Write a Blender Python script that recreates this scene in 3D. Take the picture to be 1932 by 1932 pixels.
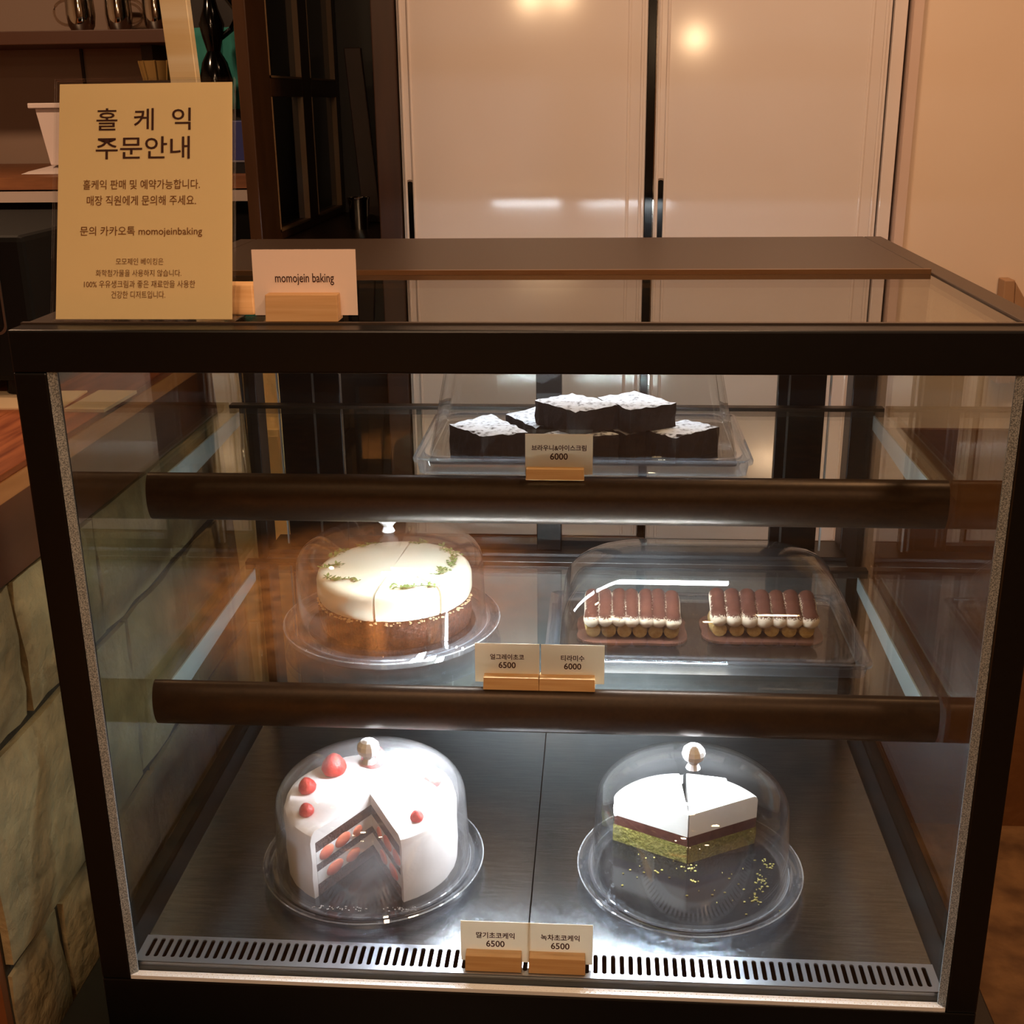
import bpy, bmesh, math, random
from math import sin, cos, pi, radians as R
from mathutils import Vector, Matrix
random.seed(7)
for o in list(bpy.data.objects): bpy.data.objects.remove(o)
S = bpy.context.scene
C = S.collection

# ------------------------------------------------------------------ camera
cam_d = bpy.data.cameras.new('camera'); cam = bpy.data.objects.new('camera', cam_d); C.objects.link(cam)
CP = (0.0671, -1.0193, 0.8759); yaw, pit, rol = -0.0761, 0.3298, -0.0127
fw = Vector((sin(yaw)*cos(pit), cos(yaw)*cos(pit), -sin(pit)))
rt = Vector((cos(yaw), -sin(yaw), 0)); up = rt.cross(fw)
r2 = cos(rol)*rt + sin(rol)*up; u2 = -sin(rol)*rt + cos(rol)*up
Mx = Matrix((r2, u2, -fw)).transposed().to_4x4(); Mx.translation = CP
cam.matrix_world = Mx
cam_d.sensor_width = 36; cam_d.sensor_fit = 'HORIZONTAL'; cam_d.lens = 2277.0/1932*36
cam_d.clip_start = .01; cam_d.clip_end = 50
S.camera = cam

# ------------------------------------------------------------------ view, world, lights
S.view_settings.view_transform = 'Standard'; S.view_settings.look = 'None'
S.view_settings.gamma = 1; S.view_settings.use_curve_mapping = False
S.view_settings.exposure = 0.0
S.cycles.transparent_max_bounces = 64; S.cycles.max_bounces = 14
S.cycles.glossy_bounces = 6; S.cycles.transmission_bounces = 10; S.cycles.diffuse_bounces = 3
S.cycles.caustics_reflective = False; S.cycles.caustics_refractive = False
S.cycles.sample_clamp_indirect = 6
S.cycles.use_denoising = True
w = bpy.data.worlds.new('room_ambience'); S.world = w; w.use_nodes = True
w.node_tree.nodes['Background'].inputs[0].default_value = (1.0, .62, .36, 1)
w.node_tree.nodes['Background'].inputs[1].default_value = .05
WARM = (1.0, .62, .37)
def area(name, loc, size, power, col=WARM, rot=(0,0,0)):
    l = bpy.data.lights.new(name, 'AREA'); l.shape = 'DISK'; l.size = size; l.energy = power; l.color = col
    o = bpy.data.objects.new(name, l); o.location = loc; o.rotation_euler = rot; C.objects.link(o); return o
area('ceiling_lamp', (.75, -.15, 1.93), .22, 15.5)
area('ceiling_lamp', (-.25, -1.5, 1.93), .22, 16)
area('ceiling_lamp', (.2, .55, 1.93), .16, 10)
area('ceiling_lamp', (-1.5, 1.0, 1.93), .2, 22)
sp = bpy.data.lights.new('spot_lamp', 'SPOT'); sp.energy = 4200; sp.color = (1, .55, .26); sp.spot_size = R(30); sp.spot_blend = .8; sp.shadow_soft_size = .04
spo = bpy.data.objects.new('spot_lamp', sp); spo.location = (-.62, -2.25, 1.95); C.objects.link(spo)
area('ceiling_lamp', (1.0, -3.0, 1.93), .3, 20)

# ------------------------------------------------------------------ materials
def lin(h):
    h = h.lstrip('#'); v = [int(h[i:i+2], 16)/255 for i in (0, 2, 4)]
    return tuple(((x+.055)/1.055)**2.4 if x > .04045 else x/12.92 for x in v) + (1,)
MATS = {}
def mat(name, col, rough=.5, metal=0, noise=None, bump=None, emit=None, spec=.5, coat=0, trans=0, coord='Object', stretch=(1,1,1)):
    """noise=(scale, colour2, contrast) mottles the colour, bump=(scale, strength)"""
    if name in MATS: return MATS[name]
    m = bpy.data.materials.new(name); m.use_nodes = True; nt = m.node_tree; b = nt.nodes['Principled BSDF']
    c = lin(col) if isinstance(col, str) else tuple(col)+(1,)
    b.inputs['Base Color'].default_value = c; b.inputs['Roughness'].default_value = rough
    b.inputs['Metallic'].default_value = metal; b.inputs['Specular IOR Level'].default_value = spec
    b.inputs['Coat Weight'].default_value = coat; b.inputs['Coat Roughness'].default_value = .08
    b.inputs['Transmission Weight'].default_value = trans
    def tex(scale, detail=5):
        tc = nt.nodes.new('ShaderNodeTexCoord'); mp = nt.nodes.new('ShaderNodeMapping'); n = nt.nodes.new('ShaderNodeTexNoise')
        mp.inputs['Scale'].default_value = stretch
        nt.links.new(tc.outputs[coord], mp.inputs[0]); nt.links.new(mp.outputs[0], n.inputs['Vector'])
        n.inputs['Scale'].default_value = scale; n.inputs['Detail'].default_value = detail; return n
    if noise:
        n = tex(noise[0]); r = nt.nodes.new('ShaderNodeValToRGB')
        k = noise[2] if len(noise) > 2 else .2
        r.color_ramp.elements[0].position = .5-k; r.color_ramp.elements[1].position = .5+k
        r.color_ramp.elements[0].color = c
        c2 = noise[1]; r.color_ramp.elements[1].color = lin(c2) if isinstance(c2, str) else tuple(c2)+(1,)
        nt.links.new(n.outputs['Fac'], r.inputs[0]); nt.links.new(r.outputs[0], b.inputs['Base Color'])
    if bump:
        n = tex(bump[0], 6); bp = nt.nodes.new('ShaderNodeBump'); bp.inputs['Strength'].default_value = bump[1]; bp.inputs['Distance'].default_value = .01
        nt.links.new(n.outputs['Fac'], bp.inputs['Height']); nt.links.new(bp.outputs[0], b.inputs['Normal'])
    if emit:
        b.inputs['Emission Color'].default_value = tuple(emit[0])+(1,); b.inputs['Emission Strength'].default_value = emit[1]
    MATS[name] = m; return m
def glass(name, tint=(.97,.98,.97), rough=.005, f0=.045, gain=.95, haze=0, hazecol=(.9,.9,.95)):
    """clear sheet: transparent body with Schlick reflection; haze adds a white diffuse film"""
    m = bpy.data.materials.new(name); m.use_nodes = True; nt = m.node_tree; nt.nodes.clear(); N = nt.nodes.new; L = nt.links.new
    out = N('ShaderNodeOutputMaterial'); mx = N('ShaderNodeMixShader'); tr = N('ShaderNodeBsdfTransparent'); gl = N('ShaderNodeBsdfGlossy')
    lw = N('ShaderNodeLayerWeight'); lw.inputs[0].default_value = .5
    pw = N('ShaderNodeMath'); pw.operation = 'POWER'; pw.inputs[1].default_value = 5
    ml = N('ShaderNodeMath'); ml.operation = 'MULTIPLY_ADD'; ml.inputs[1].default_value = gain; ml.inputs[2].default_value = f0
    L(lw.outputs['Facing'], pw.inputs[0]); L(pw.outputs[0], ml.inputs[0]); L(ml.outputs[0], mx.inputs[0])
    tr.inputs[0].default_value = tuple(tint)+(1,); gl.inputs['Roughness'].default_value = rough; gl.inputs[0].default_value = (1,1,1,1)
    body = tr.outputs[0]
    if haze:
        hz = N('ShaderNodeMixShader'); d = N('ShaderNodeBsdfDiffuse'); t2 = N('ShaderNodeBsdfTranslucent'); a = N('ShaderNodeAddShader')
        d.inputs[0].default_value = tuple(x*.6 for x in hazecol)+(1,); t2.inputs[0].default_value = tuple(x*.6 for x in hazecol)+(1,)
        L(d.outputs[0], a.inputs[0]); L(t2.outputs[0], a.inputs[1])
        n = N('ShaderNodeTexNoise'); n.inputs['Scale'].default_value = 14; tc = N('ShaderNodeTexCoord'); L(tc.outputs['Object'], n.inputs['Vector'])
        mm = N('ShaderNodeMapRange'); mm.inputs['From Min'].default_value = .3; mm.inputs['From Max'].default_value = .7
        mm.inputs['To Min'].default_value = haze*.5; mm.inputs['To Max'].default_value = haze*1.5; L(n.outputs['Fac'], mm.inputs['Value'])
        L(mm.outputs[0], hz.inputs[0]); L(tr.outputs[0], hz.inputs[1]); L(a.outputs[0], hz.inputs[2]); body = hz.outputs[0]
    L(body, mx.inputs[1]); L(gl.outputs[0], mx.inputs[2]); L(mx.outputs[0], out.inputs[0]); return m
GL_PANE = glass('pane_glass', (.975,.985,.975), f0=.03)
GL_SIDE = glass('side_glass', (.86,.88,.84), f0=.07)
GL_TOP = glass('top_glass', (.82,.84,.80), f0=.06)
GL_SHELF = glass('shelf_glass', (.93,.965,.95), f0=.05)
GL_PLAST = glass('clear_plastic', (.985,.985,.985), rough=.03, f0=.045, gain=1.0)
GL_RIM = glass('thick_clear_plastic', (.84,.86,.89), rough=.02, f0=.11, gain=1.0, haze=.03)  # white haze paints a bright LED edge into the rims
GL_EDGE = glass('plastic_edge_glint', (.9,.92,.95), rough=.03, f0=.2, gain=.8, haze=.22, hazecol=(1,1,1))  # strong white haze paints the highlight along tray rims
GL_FOG = glass('misted_plastic', (.97,.97,.98), rough=.05, f0=.05, haze=.055, hazecol=(.95,.93,.96))
GL_DOME = glass('dome_plastic', (.975,.98,.98), rough=.03, f0=.045, gain=1.0, haze=.007)
KNOB = mat('glare_white_knob', (.98,.98,1), .14, trans=.08, spec=.5)  # near-opaque white paints the LED glare of a clear knob
BLACK = mat('black_powder_coat', '#060505', .34, noise=(160, '#0a0908', .3), spec=.3)
TOPBLK = mat('bronze_top_panel', '#2e2118', .42, noise=(300, '#3a2a1e', .3))
BRONZE = mat('dark_bronze_profile', '#3a2a1c', .36, .55, noise=(220, '#2d2017', .3))
STEEL = mat('brushed_steel', '#a8aaad', .2, 1, noise=(26, '#8b8e92', .3), bump=(60, .04), stretch=(1,14,1))
STEELD = mat('dull_steel_panel', '#6e7070', .32, .85, noise=(40, '#5c5e5e', .3))
GRIL = mat('grille_steel', '#a9adb5', .3, .8)
ALU = mat('bright_aluminium', '#d8dcdf', .28, .8)
STRIP = mat('dotted_light_strip', '#6c7374', .4, .2, noise=(900, '#aeb5b6', .06))
LEDC = (.86,.93,1.0)
LED = mat('led_tube', (1,1,1), .5, emit=(LEDC, 42))
LED1 = mat('led_tube_middle', (1,1,1), .5, emit=(LEDC, 105))
LED2 = mat('led_tube_lower', (1,1,1), .5, emit=(LEDC, 230))
LEDH = mat('led_housing', '#d0d0d0', .4)
DARKV = mat('dark_void', '#070708', .7)
WHITE = mat('white_frosting', '#f6f1ec', .5, noise=(30, '#efe6e0', .3), bump=(40, .12))
MOUSSE = mat('cream_mousse', '#f3ecd6', .42, noise=(20, '#efe6c8', .3))
WCREAM = mat('white_cream', '#f4f2ef', .45)
CHOC = mat('chocolate_sponge', '#4c2616', .9, noise=(220, '#2e150b', .15), bump=(260, .5))
CHOCD = mat('dark_chocolate_sponge', '#553022', .85, noise=(240, '#381a11', .15), bump=(260, .5))
GANACHE = mat('chocolate_ganache', '#5b342b', .55, noise=(120, '#4a261d', .2))
MATCHA = mat('matcha_sponge', '#8f8842', .9, noise=(260, '#6e6a2a', .15), bump=(300, .6))
STRAW = mat('strawberry_skin', '#d8362f', .35, noise=(90, '#e8564a', .1), bump=(200, .3))
STRAWI = mat('strawberry_flesh', '#e2593f', .4, noise=(40, '#f09a78', .2))
THYME = mat('thyme_leaf', '#4f6b2f', .6, noise=(200, '#7a8f4a', .2))
GOLDSP = mat('ladyfinger_sponge', '#d6b87c', .8, noise=(160, '#b99454', .2), bump=(220, .3))
BISCUIT = mat('cocoa_biscuit', '#7a4630', .8, noise=(140, '#5d3222', .2))
TRAYB = mat('dark_tray_plate', '#121214', .12, spec=.6)
TRAYBR = mat('dark_brown_tray_board', '#1c1512', .16, spec=.5)
OAK = mat('pale_wood', '#e0b682', .5, noise=(18, '#cb9a62', .25), stretch=(.6,8,14))
OAKD = mat('orange_wood', '#a9623a', .4, noise=(9, '#6e3214', .2), stretch=(9,.8,6))
APRON = mat('brown_wood_panel', '#6b4126', .5, noise=(6, '#56321c', .25), stretch=(4,.8,4))
EDGEW = mat('light_wood_edge', '#a87b50', .45, noise=(12, '#8f6238', .25), stretch=(6,.7,6))
STONE = mat('rough_stone', '#bfab80', .9, noise=(14, '#8a7c5c', .25), bump=(35, .9))
MORTAR = mat('dark_mortar', '#3a3122', .95, bump=(60, .5))
WALL = mat('tan_plaster', '#dcc6b0', .5, noise=(3, '#d6bea6', .3))
DOORM = mat('glossy_white_lacquer', '#d9d0cd', .10, noise=(2.2, '#d2c4bb', .3), spec=.7)
KWALL = mat('kitchen_wall_panel', '#9a8272', .6)
FLOOR = mat('stained_concrete_floor', '#7d5a34', .65, noise=(16, '#54381c', .16), bump=(30, .25))
CEIL = mat('dark_ceiling', '#5a463a', .9)
DKW = mat('dark_walnut', '#2b170d', .38, noise=(10, '#3a2114', .25), stretch=(5,5,.6))
DKW2 = mat('walnut_stile', '#4a2e18', .35, noise=(8, '#3c2412', .25), stretch=(6,6,.6))
SMOKE = mat('dark_window_glass', '#120c08', .06, spec=.8)
PAPERY = mat('cream_paper', '#f0d8a0', .7)
PAPERW = mat('white_card', '#f4ded0', .7)
PAPERC = mat('ivory_price_card', '#eadcc4', .7)
INK = mat('dark_brown_ink', '#3a1608', .8)
INKL = mat('brown_ink', '#7a4a1c', .8)
BRASS = mat('polished_brass_toned_steel', '#fff2d0', .3, .25, noise=(9, '#f0d8a4', .1), stretch=(.1,.1,3))
CHROME = mat('chrome', '#c8c4bc', .08, 1)
WPLAST = mat('white_plastic', '#d9c9c4', .4)
TEAL = mat('teal_fabric', '#1f6c66', .8, noise=(20, '#2d8379', .2))
BLUE = mat('blue_box', '#2a3270', .5)
WICKER = mat('yellow_wicker', '#8a6a34', .7)
BLKG = mat('gloss_black', '#060606', .12)

def paper(name, col, tl):
    m = bpy.data.materials.new(name); m.use_nodes = True; nt = m.node_tree; nt.nodes.clear(); N = nt.nodes.new; L = nt.links.new
    o = N('ShaderNodeOutputMaterial'); mx = N('ShaderNodeMixShader'); d = N('ShaderNodeBsdfDiffuse'); t = N('ShaderNodeBsdfTranslucent')
    d.inputs[0].default_value = lin(col); t.inputs[0].default_value = lin(col); mx.inputs[0].default_value = tl
    L(d.outputs[0], mx.inputs[1]); L(t.outputs[0], mx.inputs[2]); L(mx.outputs[0], o.inputs[0]); return m
PAPERC = paper('translucent_price_card', '#f3eada', .6)
# ------------------------------------------------------------------ mesh helpers
class MB:
    def __init__(s): s.v = []; s.f = []
    def add(s, vs, fs):
        n = len(s.v); s.v += [tuple(v) for v in vs]; s.f += [tuple(i+n for i in f) for f in fs]; return s
    def box(s, x0, x1, y0, y1, z0, z1, rz=0, piv=None):
        vs = [(x, y, z) for z in (z0, z1) for y in (y0, y1) for x in (x0, x1)]
        if rz:
            p = piv or ((x0+x1)/2, (y0+y1)/2)
            vs = [(p[0]+(x-p[0])*cos(rz)-(y-p[1])*sin(rz), p[1]+(x-p[0])*sin(rz)+(y-p[1])*cos(rz), z) for x, y, z in vs]
        return s.add(vs, [(0,2,3,1), (4,5,7,6), (0,1,5,4), (2,6,7,3), (0,4,6,2), (1,3,7,5)])
    def hexa(s, p):  # 8 points: bottom 4 ccw, top 4 ccw
        return s.add(p, [(3,2,1,0), (4,5,6,7), (0,1,5,4), (1,2,6,5), (2,3,7,6), (3,0,4,7)])
    def lathe(s, prof, c, n=48, closed=False):
        vs = []; fs = []; m = len(prof)
        for k in range(n):
            a = 2*pi*k/n
            vs += [(c[0]+r*cos(a), c[1]+r*sin(a), c[2]+z) for r, z in prof]
        for k in range(n):
            k2 = (k+1) % n
            for i in range(m if closed else m-1):
                j = (i+1) % m
                if prof[i][0] == 0 and prof[j][0] == 0: continue
                fs.append((k*m+i, k2*m+i, k2*m+j, k*m+j))
        return s.add(vs, fs)
    def sector(s, prof, c, a0, a1, n=40, jit=0, rnd=None):
        """closed profile polygon (r,z) swept from a0 to a1, end faces capped"""
        vs = []; fs = []; m = len(prof)
        for k in range(n+1):
            a = a0+(a1-a0)*k/n
            for r, z in prof:
                q = (rnd.uniform(-jit, jit) if (rnd and r > .02) else 0)
                vs.append((c[0]+(r+q)*cos(a), c[1]+(r+q)*sin(a), c[2]+z+(q*.6 if z > 0 else 0)))
        for k in range(n):
            for i in range(m):
                j = (i+1) % m; fs.append((k*m+i, (k+1)*m+i, (k+1)*m+j, k*m+j))
        fs.append(tuple(range(m))[::-1]); fs.append(tuple(n*m+i for i in range(m)))
        return s.add(vs, fs)
    def tube(s, pts, r, n=10, caps=True):
        pts = [Vector(p) for p in pts]; vs = []; fs = []
        rs = r if isinstance(r, (list, tuple)) else [r]*len(pts)
        for i, p in enumerate(pts):
            d = (pts[min(i+1, len(pts)-1)]-pts[max(i-1, 0)]).normalized()
            u = d.cross(Vector((0,0,1))) if abs(d.z) < .95 else d.cross(Vector((1,0,0)))
            u.normalize(); v = d.cross(u)
            vs += [p+u*rs[i]*cos(2*pi*k/n)+v*rs[i]*sin(2*pi*k/n) for k in range(n)]
        for i in range(len(pts)-1):
            for k in range(n):
                k2 = (k+1) % n; fs.append((i*n+k, i*n+k2, (i+1)*n+k2, (i+1)*n+k))
        if caps: fs += [tuple(range(n))[::-1], tuple((len(pts)-1)*n+k for k in range(n))]
        return s.add(vs, fs)
    def ball(s, c, rad, n=14, m=9, rot=0):
        rx, ry, rz = rad if isinstance(rad, (list, tuple)) else (rad,)*3
        vs = []; fs = []
        for j in range(m+1):
            t = pi*j/m
            for k in range(n):
                a = 2*pi*k/n; x, y = rx*sin(t)*cos(a), ry*sin(t)*sin(a)
                vs.append((c[0]+x*cos(rot)-y*sin(rot), c[1]+x*sin(rot)+y*cos(rot), c[2]+rz*cos(t)))
        for j in range(m):
            for k in range(n):
                k2 = (k+1) % n; fs.append((j*n+k, (j+1)*n+k, (j+1)*n+k2, j*n+k2))
        return s.add(vs, fs)
    def loft(s, rings, cap=True):
        n = len(rings[0]); vs = [p for r in rings for p in r]; fs = []
        for i in range(len(rings)-1):
            for k in range(n):
                k2 = (k+1) % n; fs.append((i*n+k, i*n+k2, (i+1)*n+k2, (i+1)*n+k))
        if cap: fs += [tuple(range(n))[::-1], tuple((len(rings)-1)*n+k for k in range(n))]
        return s.add(vs, fs)
    def build(s, name, m, parent=None, smooth=False, bevel=0, loc=None, seg=2):
        me = bpy.data.meshes.new(name); me.from_pydata(s.v, [], s.f)
        bm = bmesh.new(); bm.from_mesh(me); bmesh.ops.remove_doubles(bm, verts=bm.verts, dist=1e-6)
        bmesh.ops.recalc_face_normals(bm, faces=bm.faces); bm.to_mesh(me); bm.free()
        me.materials.append(m)
        o = bpy.data.objects.new(name, me); C.objects.link(o)
        if smooth:
            for p in me.polygons: p.use_smooth = True
            try: me.set_sharp_from_angle(angle=R(38))
            except Exception: pass
        if bevel:
            b = o.modifiers.new('bevel', 'BEVEL'); b.width = bevel; b.segments = seg; b.limit_method = 'ANGLE'; b.angle_limit = R(40)
        if parent:
            o.parent = parent
            org = WORLD.get(parent.name, Vector((0,0,0)))
            for v in me.vertices: v.co -= org
            WORLD[o.name] = org.copy()
        return o
WORLD = {}
def tag(o, label=None, cat=None, group=None, kind=None):
    if label: o['label'] = label
    if cat: o['category'] = cat
    if group: o['group'] = group
    if kind: o['kind'] = kind
    return o
def thing(name, label, cat, loc=(0,0,0), group=None, kind=None):
    o = bpy.data.objects.new(name, None); C.objects.link(o); o.location = loc; o.empty_display_size = .02
    WORLD[o.name] = Vector(loc); return tag(o, label, cat, group, kind)
def solo(mb, name, m, label, cat, group=None, **k):   # a thing that is one mesh
    return tag(mb.build(name, m, None, **k), label, cat, group)
def struct(mb, name, m, **k):
    return tag(mb.build(name, m, None, **k), kind='structure')
def part_label(o, t): o['label'] = t; return o

TXT = {}
def text_on(txt, parent, m, o, ux, uy, w, h=None, bold=0, name='lettering'):
    """flat lettering: centre o, unit vectors ux (right) and uy (up), scaled to width w (and height h); raised .15 mm"""
    key = (txt, bold)
    if key not in TXT:
        cu = bpy.data.curves.new('t', 'FONT'); cu.body = txt; cu.align_x = 'CENTER'; cu.size = 1; cu.offset = bold; cu.resolution_u = 3
        ob = bpy.data.objects.new('t', cu); C.objects.link(ob); bpy.context.view_layer.update()
        me = bpy.data.meshes.new_from_object(ob.evaluated_get(bpy.context.evaluated_depsgraph_get()))
        TXT[key] = ([v.co.copy() for v in me.vertices], [tuple(p.vertices) for p in me.polygons])
        bpy.data.objects.remove(ob); bpy.data.curves.remove(cu)
    vs, fs = TXT[key]
    x0 = min(v.x for v in vs); x1 = max(v.x for v in vs); y0 = min(v.y for v in vs); y1 = max(v.y for v in vs)
    sx = w/(x1-x0); sy = h/(y1-y0) if h else sx
    ux = Vector(ux); uy = Vector(uy); n = ux.cross(uy); o = Vector(o)
    b = MB(); b.add([o+ux*(v.x-(x0+x1)/2)*sx+uy*(v.y-(y0+y1)/2)*sy+n*.00035 for v in vs], fs)
    return b.build(name, m, parent)

# ================================================================== SETTING
FZ = -.5
struct(MB().box(-3.2, 2.6, -4.5, 3.2, FZ-.05, FZ), 'floor', FLOOR)
struct(MB().box(-3.2, 2.6, -4.5, 3.2, 2.0, 2.05), 'ceiling', CEIL)
struct(MB().box(-3.25, -3.2, -4.5, 3.2, FZ, 2.0), 'wall_left', WALL)
struct(MB().box(2.6, 2.65, -4.5, 3.2, FZ, 2.0), 'wall_right', WALL)
struct(MB().box(-3.2, 2.6, -4.55, -4.5, FZ, 2.0), 'wall_front', mat('dark_room_wall', '#6b4a33', .8))
struct(MB().box(.575, 2.6, 1.12, 1.3, FZ, 2.0), 'wall_back', WALL)
struct(MB().box(-3.2, .575, 2.5, 2.55, FZ, 2.0), 'wall_kitchen', KWALL)
b = MB()
for x in (-2.2, -1.394, -.9): b.box(x-.004, x+.004, 2.494, 2.5, .2, 1.9)
struct(b, 'trim_1', mat('panel_joint', '#2f2620', .7))
struct(MB().box(.5755, 2.6, 1.108, 1.1195, FZ, .31), 'trim_3', mat('orange_brown_wainscot', '#74491f', .6, noise=(9, '#5e3714', .25), bump=(40, .2)))
struct(MB().box(.56, .575, 1.105, 1.3, FZ, 2.0), 'trim_2', mat('glossy_trim', '#cdb4a6', .15))

# ================================================================== DISPLAY CASE
X = .452; XI = .421; G0 = .004; DEP = .715
case = thing('display_case', 'black framed glass bakery display case with two lit glass shelves of cakes', 'display case', (0, .3, FZ))
b = MB(); b.box(-X, X, -.004, DEP, FZ+.06, -.075); b.box(-X+.02, X-.02, .02, DEP-.02, FZ, FZ+.06)
b.build('base_cabinet', BLACK, case, bevel=.003)
MB().box(-.512, .498, -.10, DEP-.01, -.085, -.07).build('plinth_ledge', mat('satin_black_ledge', '#15120f', .25), case, bevel=.002)
MB().box(-X, X, -.004, .022, -.07, -.0005).build('bottom_rail', BLACK, case, bevel=.002)
MB().box(-X, X, -.004, .024, .652, .690).build('header', BLACK, case, bevel=.002)
MB().box(-X, X, .690-.69+.0241, .030, .679, .6915).build('header_lip', TOPBLK, case)
for s in (-1, 1):
    x0, x1 = sorted((s*XI, s*X)); MB().box(x0, x1, -.004, .022, -.0005, .652).build('front_post', BLACK, case, bevel=.002)
    x0, x1 = sorted((s*.428, s*X)); MB().box(x0, x1, .03, DEP, .672, .690).build('top_rail', TOPBLK, case, bevel=.0015)
    x0, x1 = sorted((s*(.434 if s < 0 else .421), s*X)); MB().box(x0, x1, .672, DEP, -.07, .6715).build('rear_post', mat('dark_post', '#20160f', .4), case, bevel=.0015)
    x0, x1 = sorted((s*.4435, s*X)); MB().box(x0, x1, .022, .672, -.07, .004).build('side_sill', BLACK, case)
    x0, x1 = sorted((s*.4445, s*.4485)); MB().box(x0, x1, .022, .672, .004, .672).build('side_glass', GL_SIDE, case)
    # dotted reveal strips beside the front glass
    a0, a1 = s*XI, s*(XI-.0065)
    MB().hexa([(a0,-.003,.0), (a0,.004,.0), (a1,.004,.0), (a1,.002,.0), (a0,-.003,.652), (a0,.004,.652), (a1,.004,.652), (a1,.002,.652)]).build('edge_strip', STRIP, case)
MB().hexa([(-XI,-.003,-.0004), (XI,-.003,-.0004), (XI,.0039,-.0004), (-XI,.0039,-.0004), (-XI,-.003,.0042), (XI,-.003,.0042), (XI,.0039,.0052), (-XI,.0039,.0052)]).build('edge_strip', mat('led_glare_strip', '#dfe4e8', .35), case)  # paler copy of the strip colour paints LED glare along the sill
b = MB()
for row in range(2):
    for i in range(150):
        xx = -.415+i*.830/149+(.0028 if row else 0); t = .28+.42*row
        b.ball((xx, -.003+.0069*t, .0043+.001*t), .0006, 6, 4)
tag(b.build('strip_dots', mat('strip_dot', '#f4f4f2', .3), case), kind='stuff')
MB().box(-XI, XI, .0045, .0085, .0005, .652).build('front_glass', GL_PANE, case)
MB().box(-.428, .428, .0305, .352, .6835, .688).build('top_glass', GL_TOP, case)
MB().box(-.428, .428, .352, DEP, .682, .690).build('top_panel', TOPBLK, case, bevel=.0015)
MB().box(-.428, .428, .3525, .3565, .634, .682).build('lamp_valance', BLACK, case)
MB().box(-.428, .428, .350, .356, .6881, .6935).build('top_seam_bead', BRASS if False else mat('thin_brown_bead', '#7a5636', .3, .6), case)
MB().box(-.424, .424, .648, DEP-.01, .674, .6815).build('rear_header', BLACK, case)
# LED tubes behind the header
for x0, x1 in ((-.19, .008), (.028, .226)):
    h = MB().box(x0-.006, x1+.006, .357, .3655, .650, .6815).build('led_lamp', LEDH, case)
    part_label(MB().box(x0, x1, .358, .370, .640, .6495).build('led_tube', LED, h, bevel=.001), 'glowing cool white tube')
# floor plates, side channels, grille
for x0, x1 in ((-.421, -.0055), (-.0045, .421)):
    MB().box(x0, x1, .052, .622, .004, .010).build('floor_plate', STEEL, case, bevel=.0006)
for s in (-1, 1):
    x0, x1 = sorted((s*.4215, s*.4435)); MB().box(x0, x1, .022, .672, -.006, .004).build('side_channel', DARKV, case)
MB().box(-.421, .421, .0095, .052, -.03, -.028).build('grille_well', DARKV, case)
b = MB(); n = 90; y0, y1, z = .0125, .052, .0125; pit_ = .830/n
b.box(-.421, .421, .0098, .0116, .0005, .0125); b.box(-.421, .421, .0098, .0125, .0115, .0130)
for sx in (-1, 1):
    xa, xb = sorted((sx*.415, sx*.421)); b.add([(xa,y0,z), (xb,y0,z), (xb,y1,z), (xa,y1,z)], [(0,1,2,3)])
for i in range(n):
    cx = -.415+(i+.5)*pit_; hw = pit_/2; rr = .0025; ya, yb = y0+.0075, y1-.0075; vs = []
    ring = []
    for k in range(16):
        a = 2*pi*(k+.5)/16; ring.append((cx+rr*cos(a), (yb if sin(a) > 0 else ya)+rr*sin(a)))
    outr = []
    for k in range(16):
        a = 2*pi*(k+.5)/16; dx, dy = cos(a), sin(a)
        outr.append((cx+max(-1, min(1, dx*1.5))*hw, y1 if dy > .5 else y0 if dy < -.5 else (ring[k][1])))
    vs = [(p[0], p[1], z) for p in outr]+[(p[0], p[1], z) for p in ring]+[(p[0], p[1], z-.0016) for p in ring]
    fs = [(k, (k+1) % 16, 16+(k+1) % 16, 16+k) for k in range(16)]+[(16+k, 16+(k+1) % 16, 32+(k+1) % 16, 32+k) for k in range(16)]
    # square the four outer corners
    for q, (px, py) in zip((1, 6, 9, 14), ((hw, y1), (-hw, y1), (-hw, y0), (hw, y0))): vs[q] = (cx+px, py, z)
    b.add(vs, fs)
part_label(b.build('air_grille', GRIL, case), 'slotted stainless steel air grille')
part_label(MB().box(-.424, .424, .622, .640, .0, .236).build('rear_panel', STEELD, case, bevel=.001), 'stainless rear panel')
b = MB().lathe([(0,0), (.0048,0), (.0048,.003), (0,.003)], (0,0,0), 20); b.v = [(-.385+x, .6215-z, .214+y) for x, y, z in b.v]; b.build('panel_hole', DARKV, case)
MB().box(-.424, .424, .640, .705, .225, .243).build('rear_track', mat('dark_track', '#17110d', .4), case)
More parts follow.
